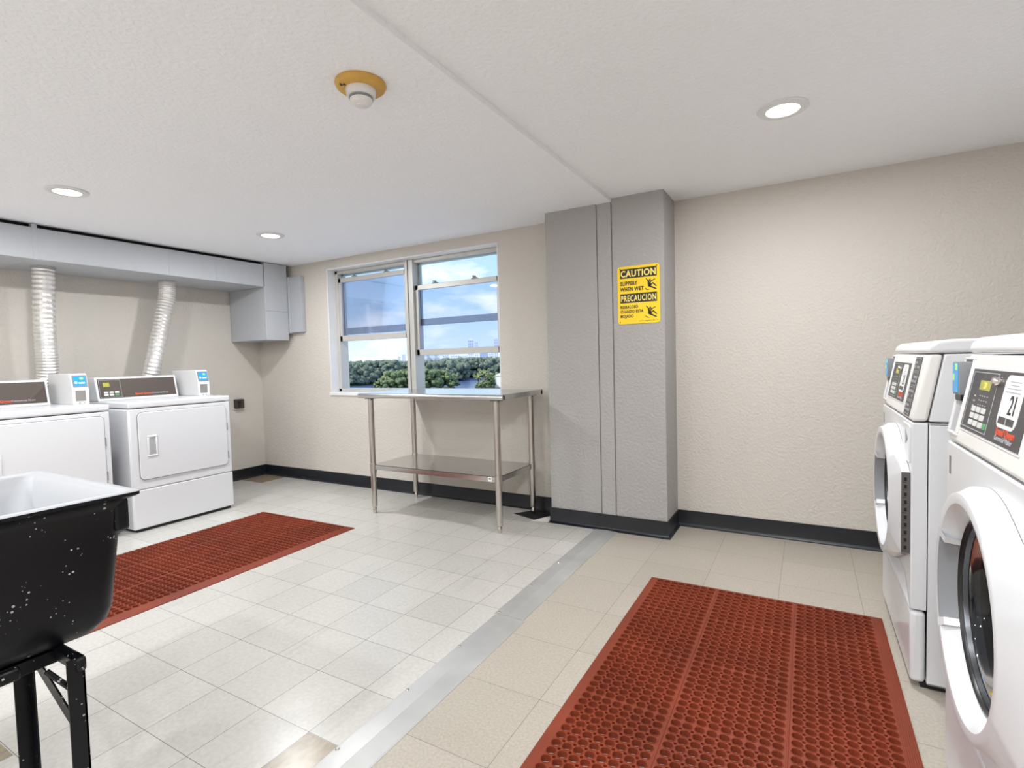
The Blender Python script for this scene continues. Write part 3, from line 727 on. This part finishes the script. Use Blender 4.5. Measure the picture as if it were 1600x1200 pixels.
    rp.plate(B(), .003, .006, .055, .077, -.001, .0012).build('screen', M['blue_screen'], cn)
    b = B(); rp.plate(b, .030, .060, .050, .076, .001, .0018, .002); rp.plate(b, .008, .034, .022, .050, .001, .0018, .002); b.build('screen_icon', M['green_spot'], cn)
    rp.plate(B(), .006, -.014, .056, .002, -.022, -.004).build('card_slot', M['black_plastic'], cn)
    # dispenser drawer with a triangular grip
    fp_ = Pl((0, Ww, 0), (0, -1, 0), (0, 0, 1))
    dd = fp_.plate(B(), .560, .735, .700, .858, -.001, .0045, .008).build('dispenser_drawer', En, o, bev=.002)
    tri = [(.632, .842), (.632, .790), (.680, .812)]
    b = B(); b.loft([[fp_.P(u, v_, .0040) for u, v_ in tri], [fp_.P(u, v_, .0052) for u, v_ in tri]], True, True, True); b.build('grip_recess', M['grey_plastic'], dd)
    b = B()
    fp_.plate(b, .030, .790, .046, .835, -.0005, .0008); b.build('energy_label', M['tape_grey'], o)
    # door: ring that runs out to a straight hinge edge
    HY, HZ0, HZ1, RO = .016, CZ-.140, CZ+.125, .247
    K = 96; L = [[] for _ in range(8)]
    import itertools
    hull = [(RO*math.cos(2*math.pi*k/180), RO*math.sin(2*math.pi*k/180)) for k in range(180)]+[(HY-CY, HZ0-CZ), (HY-CY, HZ1-CZ)]
    def convex(ps):
        ps = sorted(ps)
        def half(q):
            h = []
            for p in q:
                while len(h) >= 2 and (h[-1][0]-h[-2][0])*(p[1]-h[-2][1])-(h[-1][1]-h[-2][1])*(p[0]-h[-2][0]) <= 0: h.pop()
                h.append(p)
            return h[:-1]
        return half(ps)+half(ps[::-1])
    hull = convex(hull)
    def rad(a):
        c_, s_ = math.cos(a), math.sin(a); best = RO
        for i in range(len(hull)):
            (x0_, y0_), (x1_, y1_) = hull[i], hull[(i+1) % len(hull)]; ex, ey = x1_-x0_, y1_-y0_
            den = c_*ey-s_*ex
            if abs(den) < 1e-12: continue
            t_ = (x0_*ey-y0_*ex)/den; s2 = ((x0_+t_*c_-x0_)*0+((t_*c_-x0_)*ex+(t_*s_-y0_)*ey))/(ex*ex+ey*ey)
            if t_ > 0 and -1e-6 <= s2 <= 1+1e-6: best = t_
        return best
    extra = [math.atan2(HZ0-CZ, HY-CY) % (2*math.pi), math.atan2(HZ1-CZ, HY-CY) % (2*math.pi)]
    aa = sorted([2*math.pi*k/K for k in range(K)]+extra)
    for a in aa:
        c_, s_ = math.cos(a), math.sin(a); ro = rad(a); hf = max(0, min(1, (ro-RO)/(.314-RO)))   # 1 at the hinge
        P2 = lambda r_, x_: (x_, CY+r_*c_, CZ+r_*s_)
        L[0].append(P2(ro, -.001)); L[1].append(P2(ro, -.020)); L[2].append(P2(ro-.010*(1-hf)-.002, -.036+.013*hf))
        L[3].append(P2(.232, -.046)); L[4].append(P2(.224, -.048)); L[5].append(P2(.210, -.046)); L[6].append(P2(.203, -.038)); L[7].append(P2(.184, -.004))
    b = B(); b.loft(L); dr = b.build('door', M['white_enamel'], o, ang=32)
    # hinge strip with slots on the near edge
    b = B(); b.box(-.0235, HY-.0022, HZ0, -.001, HY-.0005, HZ1); b.build('hinge_plate', M['hinge_metal'], dr)
    b = B()
    for k in range(10):
        zz = HZ0+.010+k*(HZ1-HZ0-.016)/10; b.box(-.017, HY-.0034, zz+.002, -.009, HY-.002, zz+.014); b.box(-.021, HY-.0028, zz-.003, -.010, HY-.002, zz-.0015)
    b.build('hinge_slots', M['black_plastic'], dr)
    b = B(); b.lathe([(.007, -.010), (.007, .004)], c=(-.012, .05, HZ0-.006), n=14, cap0=True, cap1=True); b.build('hinge_pin', M['grey_plastic'], dr)
    # handle pocket on the far side of the ring
    def arc(r_, x_, a0, a1, n=14): return [(x_, CY+r_*math.cos(a0+(a1-a0)*k/n), CZ+r_*math.sin(a0+(a1-a0)*k/n)) for k in range(n+1)]
    A = math.radians(27)
    b = B(); b.loft([arc(.2085, -.0470, -A, A), arc(.2012, -.0390, -A, A), arc(.1820, -.0042, -A, A)], closed=False); b.build('handle_pocket', M['grey_plastic'], dr, ang=60)
    for s_ in (-1, 1):
        b = B(); a0 = s_*A; a1 = s_*(A+math.radians(5)); b.loft([arc(.219, -.0485, a0, a1, 4), arc(.188, -.042, a0, a1, 4), arc(.182, -.004, a0, a1, 4)], closed=False)
        b.loft([[(-.0485, CY+.219*math.cos(a0), CZ+.219*math.sin(a0)), (-.042, CY+.188*math.cos(a0), CZ+.188*math.sin(a0))], [(-.002, CY+.219*math.cos(a0), CZ+.219*math.sin(a0)), (-.002, CY+.184*math.cos(a0), CZ+.184*math.sin(a0))]], closed=False)
        b.build('handle_lip', M['white_enamel'], dr, ang=60)
    # rings and bowl of the porthole
    c0 = (0, CY, CZ)
    B().lathe([(.187, -.004), (.186, -.014), (.180, -.016), (.176, -.010), (.176, .004)], 'x', c0, 64).build('glass_ring', M['black_plastic'], dr)
    B().lathe([(.176, -.004), (.174, -.009), (.170, -.009), (.169, .0)], 'x', c0, 64).build('glass_ring', M['drum_steel'], dr)
    B().lathe([(.169, .002), (.162, .008), (.156, .030), (.148, .055), (.120, .072), (.060, .082), (0, .084)], 'x', c0, 64).build('glass_bowl', M['door_glass'], dr)
    B().lathe([(.205, .028), (.200, .040), (.186, .048), (.178, .060), (.186, .075), (.20, .09)], 'x', c0, 64).build('door_gasket', M['dark_panel'], o)
    b = B(); b.lathe([(.20, .09), (.27, .10), (.27, .45), (.0, .47)], 'x', c0, 48); dm_ = b.build('drum', M['drum_steel'], o)
    for k in range(3):
        a = math.radians(40+120*k); b = B(); yy, zz = CY+.255*math.cos(a), CZ+.255*math.sin(a)
        b.tube([(.12, yy, zz), (.43, yy, zz)], .028, 8); b.build('drum_baffle', M['grey_plastic'], dm_)
    return o
w0 = make_washer('white front-loading washer farther from the camera, hinge strip and grey side visible', (.289, 2.061, 0))
w1 = copy_tree(w0); w1.location = (.310, .98, 0); w1['label'] = 'nearest white front-loading washer at the right edge, panel sticker reading 21'

# ------------------------------------------------------------------ black cast utility sink
sk = thing('utility_sink', 'black cast-iron laundry sink with white enamel basin at the lower left', 'sink', (-1.81, .29, 0))
ox, oy = -1.81, .29
def rl(x0, y0, x1, y1, r_, z, n=7): return [(p[0]-ox, p[1]-oy, z) for p in rrect(x0, y0, x1, y1, r_, n)]
RX0_, RX1_, RY0_, RY1_ = -2.115, -1.502, -.12, .684
b = B()
out = [(0, .012, .790), (.0, .012, .782), (.006, .014, .778), (.020, .02, .772), (.030, .03, .750), (.034, .035, .66), (.042, .04, .56), (.046, .045, .50), (.053, .05, .468), (.072, .05, .442), (.108, .06, .427), (.170, .08, .424)]
b.loft([rl(RX0_+i_, RY0_+i_, RX1_-i_, RY1_-i_, r_, z_) for i_, r_, z_ in out], cap1=True)
b.build('basin_shell', M['cast_black'], sk, ang=50)
inn = [(0.0, .012, .7902), (.004, .012, .7935), (.030, .024, .792), (.040, .03, .784), (.056, .045, .74), (.075, .06, .62), (.10, .08, .50), (.15, .09, .475)]
b = B(); b.loft([rl(RX0_+i_, RY0_+i_, RX1_-i_, RY1_-i_, r_, z_) for i_, r_, z_ in inn], cap1=True)
mat('enamel_white', (180, 182, 186), .5); b.build('basin_lining', M['enamel_white'], sk, ang=50)
# bracket block under the rim corner
b = B(); b.box(RX1_-.070-ox, .634-oy, .690, RX1_-.030-ox, .668-oy, .774); b.build('corner_bracket', M['cast_black'], sk, bev=.008)
# angle-iron stand
def lbar(b, x, y, z0, z1, sx, sy, w=.034, t_=.004):
    b.box(x-ox, y-oy, z0, x+sx*w-ox, y+sy*t_-oy, z1); b.box(x-ox, y-oy, z0, x+sx*t_-ox, y+sy*w-oy, z1)
for (x_, y_, sx, sy) in ((-1.470, .530, -1, -1), (-1.800, .530, 1, -1), (-1.470, -.02, -1, 1), (-1.800, -.02, 1, 1)):
    b = B(); lbar(b, x_, y_, 0.0, .440, sx, sy); b.build('leg', M['cast_black'], sk)
b = B(); b.box(-1.592-ox, -.06-oy, .398, -1.586-ox, .530-oy, .430); b.box(-1.63-ox, -.06-oy, .418, -1.592-ox, .530-oy, .424); b.build('side_rail', M['cast_black'], sk, bev=.002)
b = B(); b.box(-1.815-ox, -.06-oy, .398, -1.808-ox, .522-oy, .438); b.build('side_rail', M['cast_black'], sk, bev=.002)
b = B(); b.box(-1.60-ox, .405-oy, .396, -1.574-ox, .450-oy, .428); b.box(-1.600-ox, .512-oy, .404, -1.464-ox, .534-oy, .440); b.build('rail_clamp', M['cast_black'], sk, bev=.008)
def brace(p0, p1, w, t_=.004):
    p0, p1 = Vector(p0), Vector(p1); d = (p1-p0).normalized(); n_ = Vector((0, 1, 0)); s_ = d.cross(n_).normalized()
    q = []
    for p in (p0, p1):
        q.append([tuple(p+s_*w/2+n_*t_/2-Vector((ox, oy, 0))), tuple(p-s_*w/2+n_*t_/2-Vector((ox, oy, 0))), tuple(p-s_*w/2-n_*t_/2-Vector((ox, oy, 0))), tuple(p+s_*w/2-n_*t_/2-Vector((ox, oy, 0)))])
    B().loft(q, True, True, True).build('brace', M['cast_black'], sk)
brace((-1.79, .512, .420), (-1.485, .512, .275), .030)
brace((-1.79, -.012, .420), (-1.485, -.012, .275), .030)
b = B(); b.tube([(-1.478-ox, .512-oy, .36), (-1.50-ox, .47-oy, .425)], .006, 6); b.build('brace', M['cast_black'], sk)

# ------------------------------------------------------------------ outside: water, mangroves, towers
o = B().add([(-2600, 30, -11), (900, 30, -11), (900, 3200, -11), (-2600, 3200, -11)], [(0, 1, 2, 3)]).build('water', M['water']); tag(o, 'blue water of the inlet beyond the mangroves', 'water', kind='stuff')
def blob(b, c, rx, ry, rz, rnd, rings=6, seg=9, mi=0):
    vs_ = []; fs = []
    ph = rnd.random()*6
    for i in range(1, rings):
        th = math.pi*i/rings
        for j in range(seg):
            a = 2*math.pi*j/seg+ph; k = 1+rnd.uniform(-.24, .24)
            vs_.append((c[0]+rx*k*math.sin(th)*math.cos(a), c[1]+ry*k*math.sin(th)*math.sin(a), c[2]+rz*k*math.cos(th)))
    n0 = len(vs_); vs_ += [(c[0], c[1], c[2]+rz), (c[0], c[1], c[2]-rz)]
    for i in range(rings-2):
        for j in range(seg):
            k = (j+1) % seg; fs.append((i*seg+j, (i+1)*seg+j, (i+1)*seg+k, i*seg+k))
    for j in range(seg):
        k = (j+1) % seg; fs.append((n0, j, k)); fs.append((n0+1, (rings-2)*seg+k, (rings-2)*seg+j))
    b.add(vs_, fs, mi)
rnd = random.Random(11)
def pol(az, r): return (r*math.cos(az), r*math.sin(az))
def azpx(px):                 # bearing table measured for the window (radians)
    T = [(520, 2.412), (540, 2.396), (565, 2.367), (600, 2.327), (625, 2.298), (650, 2.269), (680, 2.233), (705, 2.2027), (730, 2.1722), (755, 2.1417), (775, 2.1172), (800, 2.087)]
    if px < T[0][0]: return T[0][1]+(T[0][0]-px)*.0010
    if px > T[-1][0]: return T[-1][1]-(px-T[-1][0])*.0012
    for (a, b_), (c, d) in zip(T, T[1:]):
        if px <= c: return b_+(d-b_)*(px-a)/(c-a)
    return T[-1][1]
bank = []
fb = B()
def forest(px0, px1, r0, r1, n, top, tr=1.0):
    for _ in range(n):
        px = rnd.uniform(px0, px1); r_ = r0+(r1-r0)*rnd.random()**1.3; x_, y_ = pol(azpx(px), r_)
        R_ = rnd.uniform(1.3, 2.6)*tr; z_ = rnd.uniform(-8.5, top-R_*.8); blob(fb, (x_, y_, z_), R_, R_, R_*rnd.uniform(.7, 1.0), rnd, 5, 7)
def forest_top(px0, px1, r0, r1, n, top):
    for _ in range(n):
        px = rnd.uniform(px0, px1); r_ = rnd.uniform(r0, r1); x_, y_ = pol(azpx(px), r_); R_ = rnd.uniform(.9, 2.0)
        blob(fb, (x_, y_, top-R_+rnd.uniform(-1.0, 1.0)), R_, R_, R_*rnd.uniform(.7, 1.1), rnd, 5, 7)
forest(470, 620, 312, 335, 1100, 2.2); forest_top(470, 620, 312, 340, 330, 2.8)
forest(600, 730, 330, 400, 1000, 1.8); forest_top(600, 730, 330, 400, 380, 2.2)
forest(690, 860, 396, 440, 1300, 3.4, 1.15); forest_top(690, 860, 396, 430, 420, 3.8)
forest(330, 470, 312, 340, 900, 2.2); forest_top(330, 470, 312, 345, 300, 2.8)
forest(860, 1120, 396, 430, 1300, 3.4, 1.25); forest_top(860, 1120, 396, 430, 420, 3.8)
fo = fb.build('mangrove_forest', M['forest_leaf'], ang=180); tag(fo, 'dense grey-green mangrove forest along the far shore outside the window', 'forest', kind='stuff')
pts = [pol(azpx(470), 312), pol(azpx(600), 315), pol(azpx(700), 360), pol(azpx(735), 400), pol(azpx(1120), 398), pol(azpx(1120), 700), pol(azpx(330), 600), pol(azpx(330), 312)]
o = B().loft([[(x_, y_, -11.2) for x_, y_ in pts], [(x_, y_, -10.2) for x_, y_ in pts]], True, True, True).build('far_shore', M['bank'], sm=False); tag(o, 'low dark land bank under the far mangrove forest', 'ground', kind='stuff')
# individual near mangroves
def tree(px, r_, h, R_, label, n=90):
    x_, y_ = pol(azpx(px), r_)
    t_ = thing('mangrove_tree', label, 'tree', (x_, y_, -10.9), group='green mangroves on the near bank')
    b = B()
    for _ in range(n):
        a = rnd.random()*6.283; q = rnd.random()**.45*R_; zz = rnd.uniform(.16, .86)*h; sh_ = 1-.55*(zz/h)**2
        rr = rnd.uniform(.12, .25)*R_; blob(b, (q*sh_*math.cos(a), q*sh_*math.sin(a), zz), rr, rr, rr*.8, rnd, 5, 8)
    b.build('crown', M['mangrove_leaf'], t_, ang=180)
    B().tube([(0, 0, -.3), (.2, .1, h*.4), (0, 0, h*.7)], [.35, .28, .15], 7).build('trunk', M['trunk'], t_)
for px, r_, h, R_, lb in ((598, 232, 6.4, 4.6, 'low mangrove at the left tip of the near bank, behind the left window bay'),
                          (614, 228, 9.6, 5.6, 'tall green mangrove left of the window mullion'),
                          (632, 236, 10.0, 6, 'green mangrove directly behind the window mullion, left of centre'),
                          (650, 230, 9.8, 6, 'green mangrove directly behind the window mullion, right of centre'),
                          (668, 228, 10.3, 6.2, 'tall pale green mangrove just right of the window mullion'),
                          (688, 234, 9.4, 6, 'rounded green mangrove in the middle of the near bank, right bay'),
                          (702, 246, 7.6, 4.6, 'smaller mangrove at the right tip of the near bank beside the channel')):
    tree(px, r_, h, R_, lb)
pts = [pol(azpx(592), 216), pol(azpx(712), 224), pol(azpx(708), 262), pol(azpx(600), 250)]
o = B().loft([[(x_, y_, -11.2) for x_, y_ in pts], [(x_, y_, -10.85) for x_, y_ in pts]], True, True, True).build('near_bank', M['bank'], sm=False); tag(o, 'low muddy bank under the near green mangroves', 'ground', kind='stuff')
pts = [pol(azpx(742), 226), pol(azpx(800), 222), pol(azpx(800), 268), pol(azpx(744), 262)]
o = B().loft([[(x_, y_, -11.2) for x_, y_ in pts], [(x_, y_, -10.80) for x_, y_ in pts]], True, True, True).build('palm_bank', M['bank'], sm=False); tag(o, 'small bank of ground under the palm tree', 'ground', kind='stuff')
def palm(px, r_, h, label):
    x_, y_ = pol(azpx(px), r_); t_ = thing('palm_tree', label, 'palm tree', (x_, y_, -10.9), group='palms beside the channel')
    B().tube([(0, 0, 0), (.2, 0, h*.35), (.1, .1, h*.62)], [.3, .25, .22], 8).build('trunk', M['trunk'], t_)
    for k in range(22):
        a = k*2.4; up_ = .15+.85*((k*7) % 11)/11; ln = rnd.uniform(3.4, 4.6); b = B(); L_ = []; R2 = []; n = 7
        for i in range(n+1):
            s_ = i/n; d = ln*s_*(1-.35*s_*(1-up_)); z_ = h*.62+ln*s_*up_*1.0-ln*.42*s_*s_*(1.3-up_*.6); w_ = .42*math.sin(math.pi*min(1, s_*.9+.1))
            cx, cy = d*math.cos(a)*(1-.5*up_*.9), d*math.sin(a)*(1-.5*up_*.9)
            L_.append((cx-w_*math.sin(a), cy+w_*math.cos(a), z_-.2)); R2.append((cx+w_*math.sin(a), cy-w_*math.cos(a), z_-.2)); L_[-1:], R2[-1:]
        C_ = [((l_[0]+q_[0])/2, (l_[1]+q_[1])/2, l_[2]+.22) for l_, q_ in zip(L_, R2)]
        b.loft([L_, C_, R2], closed=False); b.build('frond', M['palm_leaf'], t_, ang=180)
palm(756, 232, 10.2, 'tall feathery palm tree on the bank at the right side of the window')
palm(746, 246, 6.6, 'small palm left of the tall one, at the edge of the channel')
for px, r_, h, R_, lb in ((765, 238, 6.0, 4.0, 'low bush just right of the tall palm'), (774, 244, 7.2, 4.2, 'bush at the right edge of the window opening'), (751, 228, 3.4, 2.6, 'lowest bush at the foot of the palms')):
    tree(px, r_, h, R_, lb, 55)
# channel marker and white boathouse
x_, y_ = pol(azpx(724), 365)
o = thing('channel_marker', 'small white channel marker standing in the blue inlet', 'marker', (x_, y_, -11.1))
B().lathe([(.25, 0), (.25, 2.2)], n=10, cap1=True).build('post', M['tower_white'], o); B().box(-.75, -.2, 1.9, .75, .2, 3.5).build('board', M['tower_white'], o)
x_, y_ = pol(azpx(781), 236)
o = thing('boathouse', 'white boathouse wall at the right edge of the window opening', 'building', (x_, y_, -10.9))
B().box(-1.6, -2, 0, 3.5, 2, 5.2).build('wall', M['tower_white'], o); B().prism([(-1.9, 5.2), (3.8, 5.2), (1, 6.6)], 'y', -2.3, 2.3).build('roof', M['tower_white'], o)
# far towers, each turned to face the bay
def tower(px0, px1, py_top, r_, label, mw='tower_white', rows=6, cols=6, parts=None):
    a0, a1 = azpx(px0), azpx(px1); am = (a0+a1)/2; wd = abs(a1-a0)*r_; x_, y_ = pol(am, r_); ztop = 1.1+(566.5-py_top)*r_/760
    t_ = thing('apartment_tower', label, 'building', (x_, y_, -11), am-math.pi/2, group='white high-rises on the horizon')
    h = ztop+11
    B().box(-wd/2, 0, 0, wd/2, 14, h).build('facade', M[mw], t_, sm=False)
    z_lo = 9
    for i in range(cols):
        b = B(); w_ = wd/cols
        for j in range(rows):
            hh = (h-z_lo)/rows; b.box(-wd/2+w_*(i+.25), -.12, z_lo+hh*(j+.25), -wd/2+w_*(i+.75), .05, z_lo+hh*(j+.7))
        b.build('window_column', M['far_window'], t_, sm=False)
    if parts: B().box(-wd*.25, 3, h, wd*.25, 10, h+parts).build('roof_house', M[mw], t_, sm=False)
mat('tower_blue', (176, 192, 222), .6)
tower(622, 626, 556, 900, 'narrow white high-rise left of the mullion, leftmost on the horizon', cols=2, rows=5)
tower(628, 634, 553, 900, 'pale high-rise just left of the mullion', cols=3, rows=6, parts=2)
tower(656, 668, 553, 880, 'white block right of the mullion with rows of windows', cols=5, rows=3)
tower(668, 680, 552, 890, 'second white block right of the mullion', cols=5, rows=3)
tower(680, 692, 553, 900, 'third white block right of the mullion', cols=5, rows=3, parts=2)
tower(692, 703, 555, 890, 'fourth white block right of the mullion, slightly lower', cols=4, rows=3)
tower(704, 718, 556, 920, 'pale low block in the middle of the right bay', cols=5, rows=3)
tower(718, 731, 557, 930, 'pale low block left of the tall tower', cols=5, rows=3)
tower(732, 741, 535, 900, 'tallest white tower with stepped top on the horizon', cols=3, rows=9, parts=4)
tower(742, 748, 538, 930, 'narrow grey-white tower right beside the tallest one', cols=2, rows=9)
tower(750, 763, 549, 870, 'bluish glass tower toward the right edge of the bay', 'tower_blue', cols=6, rows=6)
tower(764, 772, 555, 900, 'pale block right of the bluish tower', cols=3, rows=5)
tower(773, 779, 534, 900, 'white tower cut by the right edge of the window', cols=2, rows=9)
